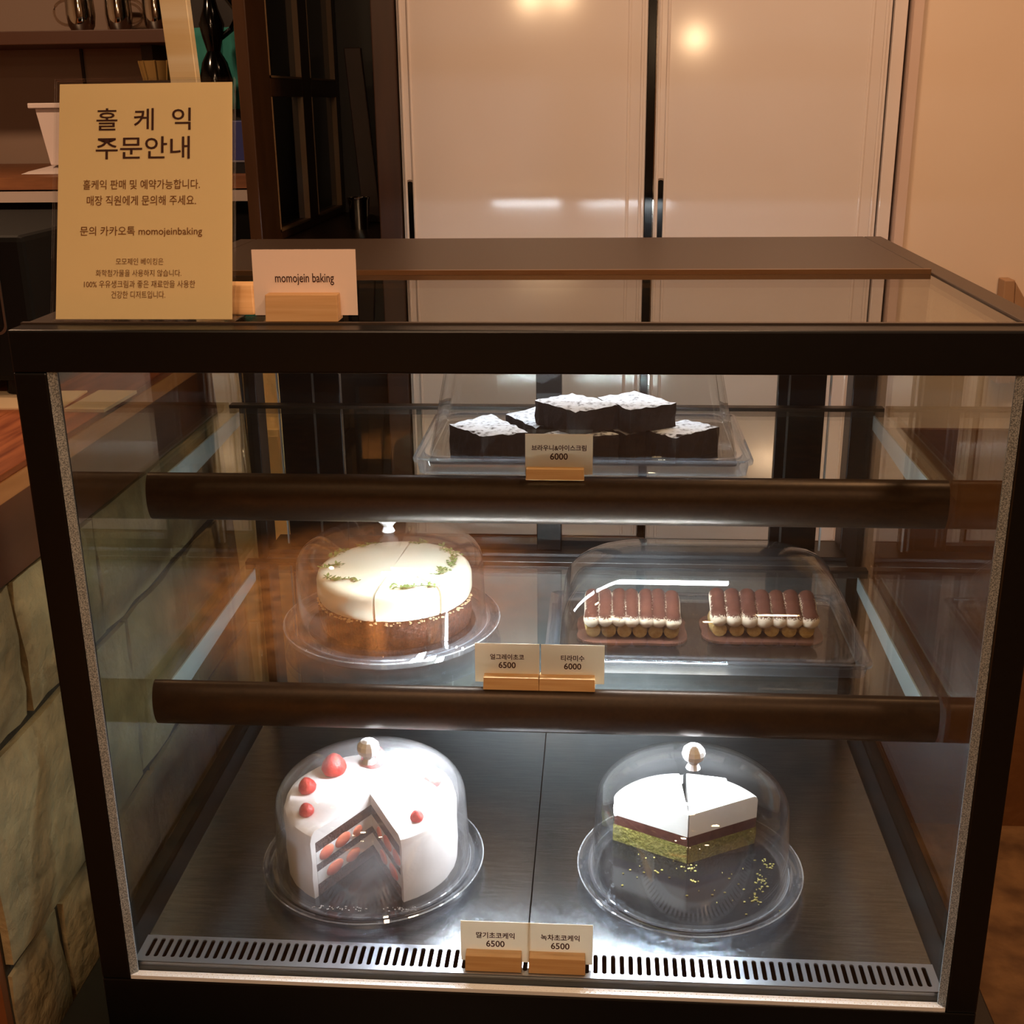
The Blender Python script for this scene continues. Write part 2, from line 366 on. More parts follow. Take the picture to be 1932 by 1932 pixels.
# rear sliding doors
for (a0, a1, yy, wl, wr) in ((-.394, .012, .652, .088, .036), (-.024, .384, .670, .036, .067)):
    d = MB().box(a0+.01, a1-.01, yy+.004, yy+.008, .25, .672).build('rear_door', GL_PANE, case)
    MB().box(a0, a0+wl, yy, yy+.014, .243, .6735).build('stile', BLACK, d, bevel=.001)
    MB().box(a1-wr, a1, yy, yy+.014, .243, .6735).build('stile', BLACK, d, bevel=.001)
    MB().box(a0+wl, a1-wr, yy, yy+.014, .243, .252).build('rail', BLACK, d)
    MB().box(a0+wl, a1-wr, yy, yy+.014, .669, .6735).build('rail', BLACK, d)
    e = a0+wl-.040 if wl > .05 else a1-wr+.014
    MB().box(e, e+.003, yy-.002, yy+.001, .25, .67).build('handle_groove', mat('grey_edge', '#5a5a58', .3, .6), d)
for x0, x1 in ((-.3965, -.3945), (.3845, .3870)):
    MB().box(x0, x1, .646, .650, .25, .67).build('lit_edge_sliver', ALU, case)  # slivers added to stand in for the LED-lit edges of the stiles
# shelves
def shelf(y1, zt, yr, led, hb=.055):
    g = MB().box(-.4425, .4425, y1+.012, yr, zt-.0065, zt-.0005).build('shelf', GL_SHELF, case)
    g['label'] = 'clear glass shelf'
    n = 12; pr = []
    for k in range(n+1):
        a = -pi/2*.86+pi*.86*k/n
        pr.append((y1+.012-.016*cos(a)+.0036, zt-hb/2+hb/2*sin(a)/sin(pi/2*.86)))
    pr += [(y1+.016, zt), (y1+.016, zt-hb)]
    b = MB().loft([[(x, y, z) for y, z in pr] for x in (-.4428, .4428)])
    part_label(b.build('shelf_front_profile', BRONZE, g, smooth=True), 'dark bronze rounded light profile')
    for xa, xb in ((-.19, .012), (.024, .226)):
        MB().box(xa, xb, y1+.018, y1+.031, zt-hb-(.003 if zt < .3 else .0012), zt-hb+.003).build('led_tube', led, g)
    for s in (-1, 1):
        xa, xb = sorted((s*.4275, s*.4300))
        MB().hexa([(xa, y1+.02, zt-.040), (xb, y1+.02, zt-.040), (xb, yr-.002, zt-.026), (xa, yr-.002, zt-.026),
                   (xa, y1+.02, zt-.007), (xb, y1+.02, zt-.007), (xb, yr-.002, zt-.007), (xa, yr-.002, zt-.007)]).build('side_bracket', mat('grey_bracket', '#aab4b6', .4, .25), g, bevel=.0004)
    MB().box(-.4425, .4425, yr, yr+.016, zt-.010, zt+.002).build('rear_rail', mat('dark_rail', '#1d1612', .35), g, bevel=.001)
    return g
SH1 = .4805; SH2 = .2457
shelf(.2406, SH1, .565, LED1); shelf(.1895, SH2, .575, LED2)

# ================================================================== ROUND TRAYS AND DOMES
def round_tray(c, label, r=.129, h=.019):
    t = thing('cake_tray', label, 'cake tray', c)
    MB().lathe([(0,.006), (.100,.006), (.104,.009), (.104,.0105), (0,.0103)], c, 64).build('plate', TRAYB, t, smooth=True)
    MB().lathe([(.098,.0), (.104,.0), (.112,.004), (r-.006,.0055), (r,.010), (r+.001,h-.003), (r-.001,h), (r-.004,h-.001), (r-.0055,.0115), (r-.0115,.009),
                (r-.013,.0135), (r-.0155,.0135), (r-.0165,.0095), (.106,.0085), (.1045,.012), (.1035,.0035)], c, 96, closed=True).build('rim', GL_RIM, t, smooth=True)
    def ring(rr, zz, w):
        return MB().lathe([(rr+w*cos(2*pi*k/8), zz+w*sin(2*pi*k/8)) for k in range(8)], c, 96, closed=True)
    ring(r+.0009, h-.002, .0008).build('outer_glint_ring', GL_EDGE, t, smooth=True)  # thin rings added to draw the bright highlight lines of the rim
    ring(r-.0145, .0138, .0007).build('inner_glint_ring', GL_EDGE, t, smooth=True)
    return t
def dome(c, label, r, hc, ha, m, knob=True, kz=0, brim=True):
    """shell from z=0: straight to hc, rounded to apex ha"""
    t = thing('cake_dome', label, 'dome cover', c)
    def prof(rr, top):
        p = [(rr+.001, 0), (rr, .012), (rr-.001, hc*.6), (rr-.0025, hc)]
        for k in range(1, 15):
            a = pi/2*k/14; e = 2/2.35
            p.append(((rr-.0025)*(max(0, cos(a))**e) if k < 14 else 0, hc+(top-hc)*(sin(a)**e)))
        return p
    o_ = prof(r, ha); i_ = prof(r-.0016, ha-.0016)
    MB().lathe(o_+i_[::-1], c, 96).build('shell', m, t, smooth=True)
    if brim: MB().lathe([(r-.001,0), (r+.0055,0), (r+.0065,.0015), (r+.0055,.003), (r-.001,.003)], c, 96).build('brim', GL_RIM, t, smooth=True)
    z = ha-.0005
    b = MB().lathe([(0,z), (.0085,z), (.0075,z+.002), (.0055,z+.006), (.0075,z+.0085), (.0118,z+.013), (.0134,z+.0185), (.0122,z+.0235), (.0085,z+.0275), (.004,z+.0292), (0,z+.0296)], c, 12)
    part_label(b.build('knob', KNOB, t), 'faceted clear knob')
    return t
T1 = (-.195, .193, .0102); T2 = (.177, .193, .0102); T3 = (-.19, .357, SH2)
round_tray(T1, 'round clear tray under the strawberry cake on the steel case floor')
round_tray(T2, 'round clear tray under the green tea cake on the steel case floor')
round_tray(T3, 'round clear tray on the middle shelf under the white mousse cake', r=.134)
dome((T1[0], T1[1], T1[2]+.0140), 'misted clear dome covering the strawberry cake', .1135, .076, .128, GL_FOG)
dome((T2[0], T2[1], T2[2]+.0140), 'clear dome covering the two green tea cake slices', .1125, .080, .132, GL_DOME)
dome((T3[0], T3[1], T3[2]+.0140), 'clear dome covering the white mousse cake on the middle shelf', .1175, .076, .118, GL_DOME)

# ================================================================== STRAWBERRY CAKE
rnd = random.Random(3)
cc = (-.197, .199, .0102+.0106); hk = .085; rk = .100
a0, a1 = R(-60), R(-121)+2*pi
cake = thing('strawberry_cake', 'white frosted strawberry chocolate cake with one slice cut out', 'cake', cc)
rk2 = rk-.006
def slab(name, m, z0, z1, r, jit=.0006, parent=cake, c=cc, A0=a0, A1=a1, n=48):
    return MB().sector([(0.0005,z0), (r,z0), (r,z1), (0.0005,z1)], c, A0, A1, n, jit, rnd).build(name, m, parent)
slab('sponge_layer', CHOCD, .0, .015, rk2)
slab('cream_filling', WCREAM, .015, .032, rk2-.001)
slab('sponge_layer', CHOCD, .032, .041, rk2)
slab('cream_filling', WCREAM, .041, .057, rk2-.001)
slab('sponge_layer', CHOCD, .057, .070, rk2)
pf = [(0.0005,.070), (rk2,.070), (rk2,0), (rk,0), (rk+.0012,.025), (rk+.0005,.048), (rk+.0012,hk-.012), (rk-.001,hk-.004), (rk-.007,hk), (rk-.03,hk-.001), (0.0005,hk)]
MB().sector(pf, cc, a0, a1, 60, .0005, rnd).build('frosting', WHITE, cake, smooth=True)
for ang, side in ((a0, 1), (a1, -1)):
    for (rr, zz, rx, rz) in ((.080,.049,.012,.0085), (.052,.050,.013,.0085), (.026,.048,.008,.007), (.068,.022,.014,.0085), (.036,.021,.012,.008)):
        rr2 = rr*(1+.04*side); p = (cc[0]+rr2*cos(ang), cc[1]+rr2*sin(ang), cc[2]+zz)
        MB().ball(p, (rx, .0025, rz), 14, 8, rot=ang).build('strawberry_slice', STRAWI, cake, smooth=True)
def berry(x, y, z, s, lean):
    prof = [(0,0), (.45,.02), (.85,.25), (1,.6), (.88,1.05), (.55,1.5), (.2,1.78), (0,1.85)]
    b = MB().lathe([(r*s, h*s) for r, h in prof], (0,0,0), 16)
    m = Matrix.Rotation(lean[0], 4, 'X') @ Matrix.Rotation(lean[1], 4, 'Y')
    b.v = [tuple(m @ Vector(v)+Vector((x, y, z))) for v in b.v]
    return b.build('strawberry', STRAW, cake, smooth=True)
zt = cc[2]+hk
for k, (ang, rr, s) in enumerate(((140, .068, .0155), (98, .070, .0155), (58, .070, .0135), (178, .074, .011), (20, .074, .011), (215, .078, .009), (-38, .080, .008))):
    berry(cc[0]+rr*cos(R(ang)), cc[1]+rr*sin(R(ang)), zt-.002, s, (.2*rnd.uniform(-1, 1), .2*rnd.uniform(-1, 1)))
b = MB()
for i in range(70):
    t = rnd.random(); x = cc[0]-.055+.12*t+rnd.uniform(-.004, .004); y = cc[1]-.094-rnd.uniform(0, .008)-.004*sin(t*pi)
    if .38 < t < .72 and rnd.random() < .75: continue
    b.ball((x, y, cc[2]+.0006), (rnd.uniform(.0005, .0016), .0007, .0006), 6, 4)
tag(b.build('frosting_crumbs', WCREAM), 'smeared white frosting crumbs before the strawberry cake', 'crumbs', kind='stuff')

# ================================================================== GREEN TEA CAKE SLICES
for (A0, A1, side, fr) in ((R(29), R(88.5), 'right', 'nearer the right side glass'), (R(93.5), R(153), 'left', 'nearer the strawberry cake')):
    off = Vector((cos((A0+A1)/2), sin((A0+A1)/2), 0))*.0008
    c = (.1755+off.x, .202+off.y, .0102+.0106)
    sl = thing('green_tea_cake_slice', f'green tea cake slice with white top, {side} one of the pair', 'cake slice', c, 'two green tea cake slices under one dome')
    MB().sector([(0.0005,0), (.096,0), (.096,.012), (.0965,.023), (0.0005,.023)], c, A0, A1, 26, .0014, rnd).build('green_sponge', MATCHA, sl)
    MB().sector([(0.0005,.023), (.0955,.023), (.0955,.036), (0.0005,.036)], c, A0, A1, 24, .0006, rnd).build('chocolate_layer', GANACHE, sl)
    MB().sector([(0.0005,.036), (.096,.036), (.0965,.060), (.0945,.0645), (.091,.066), (0.0005,.066)], c, A0, A1, 24).build('white_mousse', WCREAM, sl, smooth=True)
b = MB()
for (cx, cy, sx, sy, n) in ((.178,.194,.010,.006,16), (.183,.170,.006,.004,8), (.258,.170,.006,.012,26), (.250,.140,.005,.006,12), (.268,.205,.008,.008,14), (.215,.16,.05,.04,20), (.12,.19,.03,.03,14)):
    for i in range(n):
        b.ball((rnd.gauss(cx, sx*.6), rnd.gauss(cy, sy*.6), .0215), (rnd.uniform(.0004, .0018), rnd.uniform(.0004, .0012), .0008), 6, 4)
tag(b.build('green_cake_crumbs', mat('crumb', '#b5a85a', .9)), 'green and golden crumbs scattered before the green tea slices', 'crumbs', kind='stuff')

# ================================================================== WHITE MOUSSE CAKE WITH THYME
ce = (-.187, .368, SH2+.0108)
ec = thing('mousse_cake', 'round chocolate cake with ivory mousse top and green thyme sprigs', 'cake', ce)
cuts = [R(-95.5), R(-46), R(85), R(264.5)]
for A0, A1 in zip(cuts, cuts[1:]):
    g = R(.9); sp = MB(); n = max(8, int((A1-A0)*14))
    s_ = MB().sector([(0.0005,0), (.0935,0), (.0955,.012), (.096,.028), (.094,.036), (0.0005,.036)], ce, A0+g, A1-g, n*2, .0011, rnd).build('cake_slice', CHOC, ec)
    MB().sector([(0.0005,.036), (.0945,.036), (.0965,.042), (.0965,.060), (.0945,.066), (.090,.0695), (.084,.0705), (0.0005,.0705)], ce, A0+g, A1-g, n).build('mousse_layer', MOUSSE, s_, smooth=True)
b = MB()
for i in range(120):
    a = rnd.uniform(-pi, 0); rr = .0955+rnd.uniform(0, .0012)
    b.ball((ce[0]+rr*cos(a), ce[1]+rr*sin(a), ce[2]+.0345+rnd.uniform(-.003, .0015)), (rnd.uniform(.0006, .0022), rnd.uniform(.0006, .0014), rnd.uniform(.0005, .0014)), 6, 4)
tag(b.build('ragged_mousse_edge', mat('mousse_crumb', '#c9b088', .7), ec), kind='stuff')
def sprig(x, y, ang, ln, seed, dens=1.0):
    q = random.Random(seed); b = MB(); z = ce[2]+.0712; pts = []; ln *= 1.2
    for k in range(7):
        t = k/6-.5; pts.append((x+cos(ang)*ln*t-sin(ang)*.003*sin(t*7), y+sin(ang)*ln*t+cos(ang)*.003*sin(t*7), z+.0012+.0015*q.random()))
    b.tube(pts, .0005, 5)
    for k in range(int(34*dens)):
        p = pts[q.randrange(7)]; a = ang+q.uniform(-1.6, 1.6)+(pi if q.random() < .4 else 0); l = q.uniform(.004, .008); wd = l*.26
        if q.random() < .35 and k > 3: p = (p[0]+q.uniform(-.006, .006), p[1]+q.uniform(-.006, .006), p[2])
        d = Vector((cos(a), sin(a), q.uniform(-.05, .5))); n = Vector((-sin(a), cos(a), 0)); p = Vector(p)
        b.add([p, p+d*l*.5+n*wd, p+d*l, p+d*l*.5-n*wd, p+d*l*.5+Vector((0,0,-.0006))], [(0,1,2,3), (0,1,4), (1,2,4), (2,3,4), (3,0,4)])
    return b.build('thyme_sprig', THYME, ec)
for i, (dx, dy, an, ln, de) in enumerate(((-.054,-.052,-.2,.034,1.4), (.036,-.072,.15,.040,1.3), (.062,-.022,1.1,.024,1.2), (.074,.014,1.5,.030,1.4), (.060,.050,2.1,.024,1.1), (-.078,-.012,.4,.020,.9), (-.078,.034,1.0,.024,1.3), (-.045,.066,.5,.022,.8), (.020,.078,0,.02,.7))):
    sprig(ce[0]+dx, ce[1]+dy, an, ln, 30+i, de)

# ================================================================== RECTANGULAR TRAYS AND CLOCHES
def rrect(cx, cy, hx, hy, r, z, n=6):
    p = []
    for sx, sy, a in ((1,1,0), (-1,1,pi/2), (-1,-1,pi), (1,-1,3*pi/2)):
        for k in range(n+1):
            t = a+pi/2*k/n; p.append((cx+sx*(hx-r)+r*cos(t), cy+sy*(hy-r)+r*sin(t), z))
    return p
def rect_tray(c, hx, hy, label, board):
    t = thing('cake_tray', label, 'cake tray', c)
    x, y, z = c
    MB().loft([rrect(x, y, hx-.016, hy-.016, .008, z+.008), rrect(x, y, hx-.016, hy-.016, .008, z+.0105)]).build('plate', board, t)
    rg = [rrect(x, y, hx-.006, hy-.006, .010, z), rrect(x, y, hx-.004, hy-.004, .011, z+.012), rrect(x, y, hx, hy, .012, z+.0135), rrect(x, y, hx+.0005, hy+.0005, .012, z+.0175),
          rrect(x, y, hx-.003, hy-.003, .011, z+.0185), rrect(x, y, hx-.006, hy-.006, .010, z+.0150), rrect(x, y, hx-.012, hy-.012, .009, z+.0125), rrect(x, y, hx-.014, hy-.014, .008, z+.0065), rrect(x, y, hx-.012, hy-.012, .009, z)]
    rg.append(rg[0])
    MB().loft(rg, cap=False).build('rim', GL_RIM, t, smooth=True); return t
def cloche(c, sections, label):
    """sections: (z, hx, hy, r, dy) rounded rectangles going up; last closes the top"""
    t = thing('rectangular_cloche', label, 'dome cover', c)
    o_ = [rrect(c[0], c[1]+s[4], s[1], s[2], s[3], c[2]+s[0], 8) for s in sections]
    i_ = [rrect(c[0], c[1]+s[4], s[1]-.0016, s[2]-.0016, max(.0005, s[3]-.0016), c[2]+s[0]-(.0016 if k else 0), 8) for k, s in enumerate(sections)]
    MB().loft(o_+i_[::-1]).build('shell', GL_DOME, t, smooth=True)
    s = sections[0]
    rg = [rrect(c[0], c[1], s[1]+e, s[2]+e, s[3]+e, c[2]+z, 8) for e, z in ((.0,0), (.006,0), (.0065,.0015), (.006,.003), (.0,.003))]; rg.append(rg[0])
    MB().loft(rg, cap=False).build('brim', GL_RIM, t, smooth=True)
    return t
def cap_sections(hx, hy, h, rx, ry, straight, r0, slope=0, sy=.5):
    s = [(0, hx, hy, r0, 0), (straight, hx-slope*straight, hy-slope*sy*straight, r0, 0)]
    bx, by = hx-slope*straight, hy-slope*sy*straight
    for k in range(1, 11):
        a = pi/2*k/10
        hx_, hy_ = bx-rx*(1-cos(a)), by-ry*(1-cos(a))
        s.append((straight+(h-straight)*sin(a), hx_, hy_, max(.004, min(r0+.02*sin(a), hx_*.98, hy_*.98)), 0))
    return s
TT = (.193, .345, SH2)
rect_tray(TT, .187, .104, 'rectangular clear tray on the middle shelf holding two tiramisu cakes', TRAYBR)
cloche((TT[0], TT[1], TT[2]+.0165), cap_sections(.171, .092, .106, .092, .088, .022, .022, .08), 'long rounded clear cover over the two tiramisu cakes')
TB = (.047, .3635, SH1)
rect_tray(TB, .188, .108, 'rectangular clear tray on the top shelf holding powdered brownies', TRAYB)
cloche((TB[0], TB[1], TB[2]+.0165), cap_sections(.172, .098, .118, .022, .022, .094, .022, .20, .2), 'tapered clear cover with a small knob over the brownies')

# ================================================================== TIRAMISU
def cocoa_mat():
    m = bpy.data.materials.new('cocoa_dusted_cream'); m.use_nodes = True; nt = m.node_tree; b = nt.nodes['Principled BSDF']; N = nt.nodes.new; L = nt.links.new
    g = N('ShaderNodeNewGeometry'); sx = N('ShaderNodeSeparateXYZ'); L(g.outputs['Normal'], sx.inputs[0])
    n = N('ShaderNodeTexNoise'); n.inputs['Scale'].default_value = 600; tc = N('ShaderNodeTexCoord'); L(tc.outputs['Object'], n.inputs['Vector'])
    n2 = N('ShaderNodeTexNoise'); n2.inputs['Scale'].default_value = 70; L(tc.outputs['Object'], n2.inputs['Vector'])
    a = N('ShaderNodeMath'); a.operation = 'MULTIPLY_ADD'; a.inputs[1].default_value = 1.1; L(n.outputs['Fac'], a.inputs[0]); L(sx.outputs['Z'], a.inputs[2])
    a2 = N('ShaderNodeMath'); a2.operation = 'MULTIPLY_ADD'; a2.inputs[1].default_value = .5; L(n2.outputs['Fac'], a2.inputs[0]); L(a.outputs[0], a2.inputs[2])
    r = N('ShaderNodeValToRGB'); L(a2.outputs[0], r.inputs[0]); mr = r.color_ramp
    mp = N('ShaderNodeMapRange'); mp.inputs['From Min'].default_value = 1.0; mp.inputs['From Max'].default_value = 1.5; L(a2.outputs[0], mp.inputs['Value']); L(mp.outputs[0], r.inputs[0])
    mr.elements[0].color = lin('#f1dfc4'); mr.elements[1].color = lin('#562812'); mr.elements[0].position = .25; mr.elements[1].position = .7
    L(r.outputs[0], b.inputs['Base Color']); b.inputs['Roughness'].default_value = .8; return m
COCOA = cocoa_mat()
def tiramisu(cx, cy, ln, dp, label, rot=0, seed=1, tall=.018):
    q = random.Random(seed); z = SH2+.0112; t = thing('tiramisu_cake', label, 'cake', (cx, cy, z), 'tiramisu cakes on the middle shelf')
    ring = rrect(cx, cy, ln/2+.010, dp/2+.012, .022, z, 10); n = len(ring)
    dn = []
    for k in range(n*3):
        p, p2 = Vector(ring[k//3]), Vector(ring[(k//3+1) % n]); v = p.lerp(p2, (k % 3)/3); d = (v-Vector((cx, cy, z))).normalized(); dn.append(v+d*(.0011*sin(k*2.1)))
    MB().loft([[tuple(v) for v in dn], [(v.x, v.y, z+.0028) for v in dn]]).build('biscuit_base', BISCUIT, t)
    m = 6; wd = ln/m
    for i in range(m):
        x = cx-ln/2+(i+.5)*wd
        pts = [(x, cy-dp/2+.002+dp*k/4*.96, z+.0122+q.uniform(-.0004, .0004)) for k in range(5)]
        MB().tube(pts, [.0088, wd*.57, wd*.57, wd*.55, .007], 12).build('ladyfinger', GOLDSP, t, smooth=True).scale = (1,1,1)
    m = 7; wd = ln/m
    for i in range(m):
        x = cx-ln/2+(i+.5)*wd+q.uniform(-.001, .001); r = wd*.60*q.uniform(.95, 1.06); zz = z+.0285+q.uniform(-.0006, .0006); y0 = cy-dp/2+q.uniform(-.003, .000)
        b = MB(); rings = []
        for (ty, s, up_) in ((-.0095,.02,0), (-.0088,.5,0), (-.006,.9,0), (-.001,1.08,0), (.005,1.05,.0008), (.011,.97,.003), (.018,.97,.007), (.030,1.0,.011), (dp*.72,.95,.013), (dp*.92,.6,.010), (dp*.97,.02,.008)):
            rings.append([(x+r*s*cos(2*pi*k/12), y0+ty, zz+up_+r*s*.95*sin(2*pi*k/12)) for k in range(12)])
        b.loft(rings).build('piped_cream', COCOA, t, smooth=True)
    return t
tiramisu(.1085, .342, .112, .062, 'left tiramisu cake with taller cocoa dusted cream and golden sponge front', seed=1)
tiramisu(.2650, .348, .124, .056, 'right tiramisu cake, wider and shaded, cocoa dusted cream rolls', seed=4)

# ================================================================== BROWNIES
def sugar_mat():
    m = bpy.data.materials.new('sugar_dusted_brownie'); m.use_nodes = True; nt = m.node_tree; b = nt.nodes['Principled BSDF']; N = nt.nodes.new; L = nt.links.new
    g = N('ShaderNodeNewGeometry'); sx = N('ShaderNodeSeparateXYZ'); L(g.outputs['Normal'], sx.inputs[0]); tc = N('ShaderNodeTexCoord')
    n = N('ShaderNodeTexNoise'); n.inputs['Scale'].default_value = 170; n.inputs['Detail'].default_value = 8; L(tc.outputs['Object'], n.inputs['Vector'])
    a = N('ShaderNodeMath'); a.operation = 'MULTIPLY_ADD'; a.inputs[1].default_value = -.85; L(n.outputs['Fac'], a.inputs[0]); L(sx.outputs['Z'], a.inputs[2])
    mp = N('ShaderNodeMapRange'); mp.inputs['From Min'].default_value = .35; mp.inputs['From Max'].default_value = .55; L(a.outputs[0], mp.inputs['Value'])
    r = N('ShaderNodeMixRGB'); L(mp.outputs[0], r.inputs[0]); r.inputs[1].default_value = lin('#180c07'); r.inputs[2].default_value = lin('#e4e6ee')
    L(r.outputs[0], b.inputs['Base Color']); b.inputs['Roughness'].default_value = .85
    bp = N('ShaderNodeBump'); bp.inputs['Strength'].default_value = .5; bp.inputs['Distance'].default_value = .002; L(n.outputs['Fac'], bp.inputs['Height']); L(bp.outputs[0], b.inputs['Normal']); return m
SUGAR = sugar_mat()
def brownie(pts, z0, h, label, seed):
    """pts: four top corners; rough grid top, jittered sides"""
    q = random.Random(seed); n = 9; p = [Vector((x, y+.022, 0)) for x, y in pts]; b = MB(); vs = []; fs = []
    top = {}
    for i in range(n+1):
        for j in range(n+1):
            u, v = i/n, j/n; c = p[0]*(1-u)*(1-v)+p[1]*u*(1-v)+p[2]*u*v+p[3]*(1-u)*v
            e = i in (0, n) or j in (0, n); jt = .0008 if e else .0005
            vs.append((c.x+q.uniform(-jt, jt), c.y+q.uniform(-jt, jt), z0+h+(q.uniform(-.0022, 0) if e else q.uniform(-.0006, .0010)))); top[i, j] = len(vs)-1
    for i in range(n):
        for j in range(n): fs.append((top[i,j], top[i+1,j], top[i+1,j+1], top[i,j+1]))
    per = [(i, 0) for i in range(n)]+[(n, j) for j in range(n)]+[(i, n) for i in range(n, 0, -1)]+[(0, j) for j in range(n, 0, -1)]
    cen = (p[0]+p[1]+p[2]+p[3])/4; last = [top[k] for k in per]
    for lv in (.66, .33, 0):
        cur = []
        for k in per:
            x, y, _ = vs[top[k]]; d = (Vector((x, y, 0))-cen).normalized()*q.uniform(-.0012, .0008); vs.append((x+d.x, y+d.y, z0+h*lv)); cur.append(len(vs)-1)
        for a in range(len(per)): a2 = (a+1) % len(per); fs.append((last[a], last[a2], cur[a2], cur[a]))
        last = cur
    fs.append(tuple(last)); b.add(vs, fs)
    return solo(b, 'brownie', SUGAR, label, 'brownie', 'powdered brownies on the top shelf')
zb = SH1+.0106; hb_ = .031
def sq(cx, cy, s, a):
    return [(cx+s*.7071*cos(a+pi/2*k), cy+s*.7071*sin(a+pi/2*k)) for k in range(4)]
brownie([(-.106,.300), (-.062,.352), (-.014,.268), (-.062,.262-.012)], zb, hb_, 'powdered brownie at the left end of the tray, lower layer', 1)
brownie([(-.046,.352), (-.006,.392), (.040,.330), (-.006,.290)], zb, hb_, 'powdered brownie mostly hidden behind the leftmost brownie', 2)
brownie([(.002,.262), (.050,.300), (.088,.262), (.040,.2505)], zb, hb_, 'lower brownie supporting the left raised brownie above the price card', 3)
brownie([(.058,.315), (.104,.352), (.143,.298), (.096,.262)], zb, hb_, 'lower brownie beneath the right raised brownie', 4)
brownie([(.118,.292-.012), (.165,.330), (.202,.300), (.150,.2515)], zb, hb_, 'powdered brownie at the right end of the tray, lower layer', 5)
brownie([(-.008,.300), (.034,.336), (.090,.282), (.040,.2475)], zb+hb_+.0012, .028, 'left one of the two raised powdered brownies', 6)
brownie([(.064,.316), (.106,.350), (.152,.290), (.100,.258)], zb+hb_+.0012, .028, 'right one of the two raised powdered brownies', 7)

# ================================================================== PRICE CARDS
def price_card(cx, yf, z, l1, l2, label, ck, w1, hw=.029, lean=.10, cw=.073, ch=.046, cardx=0, hz=.017, hd=.019, m=PAPERC, paper_ink=INK, group='price cards in wooden holders'):
    base = thing('price_card', label, 'price card', (cx, yf+hd/2, z), group)
    hx = cx+ck
    b = MB().hexa([(hx-hw, yf, z), (hx+hw, yf, z), (hx+hw, yf+hd, z), (hx-hw, yf+hd, z), (hx-hw+.0004, yf+.003, z+hz), (hx+hw-.0004, yf+.003, z+hz), (hx+hw-.0004, yf+hd, z+hz), (hx-hw+.0004, yf+hd, z+hz)])
    b.build('wooden_holder', OAK, base, bevel=.0006)
    yb = yf+hd*.62; z0 = z+.0035
    u = Vector((0, sin(lean), cos(lean))); nrm = Vector((0, -cos(lean), sin(lean)))
    o = Vector((cx+cardx, yb+.0015, z0)); th = nrm*.0005
    P = [o+Vector((-cw/2,0,0)), o+Vector((cw/2,0,0)), o+Vector((cw/2,0,0))+u*ch, o+Vector((-cw/2,0,0))+u*ch]
    cd = MB().hexa([p+th for p in P]+[p-th for p in P]).build('card', m, base)
    off = nrm*.0005
    if l2:
        text_on(l1, base, paper_ink, o+u*ch*.66+off, (1,0,0), u, w1, None, .022)
        text_on(l2, base, paper_ink, o+u*ch*.45+off, (1,0,0), u, .0195, None, .02)
    else: text_on(l1, base, paper_ink, o+u*ch*.55+off, (1,0,0), u, w1, .0105, .008)
    return base
zg = .0131
price_card(-.0360, .0130, zg, '딸기초코케익', '6500', 'ivory price card at the case floor before the strawberry cake', -.0015, .0405, hw=.0295)
price_card(.0320, .0130, zg, '녹차초코케익', '6500', 'ivory price card at the case floor before the green tea cake', -.003, .0405, hw=.0295, cw=.068)
price_card(-.0345, .1975, SH2+.0002, '얼그레이초코', '6500', 'ivory price card on the middle shelf beside the mousse cake', .005, .0385, hw=.0315, hz=.014)
price_card(.0395, .1975, SH2+.0002, '티라미수', '6000', 'ivory price card on the middle shelf before the tiramisu tray', -.006, .0265, hw=.0315, cw=.0715, hz=.014)
price_card(.0225, .2395, SH1+.0002, '브라우니&아이스크림', '6000', 'tan price card on the top shelf before the brownies', -.004, .060, hw=.032, cw=.074, hz=.012, hd=.016, ch=.045)

# top of the case
price_card(-.1960, .028, .6916, 'momojein baking', None, 'white name card in a wooden holder on the case top', -.001, .053, hw=.0325, cw=.093, ch=.0575, hz=.0235, hd=.022, m=PAPERW, lean=.06, group='cards on top of the case')
sg = thing('menu_sign', 'tall cream paper notice in an acrylic stand on top of the case', 'sign', (-.343, .08, .6916))
bl = Vector((-.4215, .030, .6935)); th_ = math.atan2(.0955, .200); u = Vector((-.048, sin(th_), cos(th_))); nn = Vector((0, -cos(th_), sin(th_)))
uxs = Vector((1, 0, 0)); W_, H_ = .1615, .2215
def sheet(o, wd, ht, t0, t1): 
    q = [o, o+uxs*wd, o+uxs*wd+u*ht, o+u*ht]; return MB().hexa([p+nn*t0 for p in q]+[p+nn*t1 for p in q])
sheet(bl, W_, H_, -.0004, .0004).build('paper', PAPERY, sg)
sheet(bl-uxs*.004-u*.0005, W_+.0065, H_+.0045, .0012, .0024).build('acrylic_front', GL_PLAST, sg)
sheet(bl-uxs*.004-u*.0005, W_+.0065, H_+.0045, -.0024, -.0012).build('acrylic_back', GL_PLAST, sg)
MB().box(-.4255, -.258, .030, .100, .6916, .6930).build('acrylic_foot', GL_PLAST, sg)
MB().hexa([(-.300,.055,.6931), (-.2465,.055,.6931), (-.2465,.110,.6931), (-.300,.110,.6931), (-.296,.072,.718), (-.2515,.072,.718), (-.2515,.095,.718), (-.296,.095,.718)]).build('wooden_wedge', OAK, sg, bevel=.0015)
def sline(t, px, py, pw, ph, ink, bold=0):
    o = bl+uxs*(W_*(px-112)/332)+u*(H_*(1-(py-154)/455.0))+nn*.0005
    text_on(t, sg, ink, o, uxs, u, W_*pw/332, H_*ph/455.0, bold)
sline('홀  케  익', 275, 225, 181, 44, INK, .006); sline('주문안내', 274, 281, 180, 44, INK, .006)
sline('홀케익 판매 및 예약가능합니다.', 272, 352, 223, 19, INKL, .004); sline('매장 직원에게 문의해 주세요.', 272, 383, 208, 19, INKL, .004)
sline('문의 카카오톡 momojeinbaking', 272, 443, 232, 21, INKL, .004)
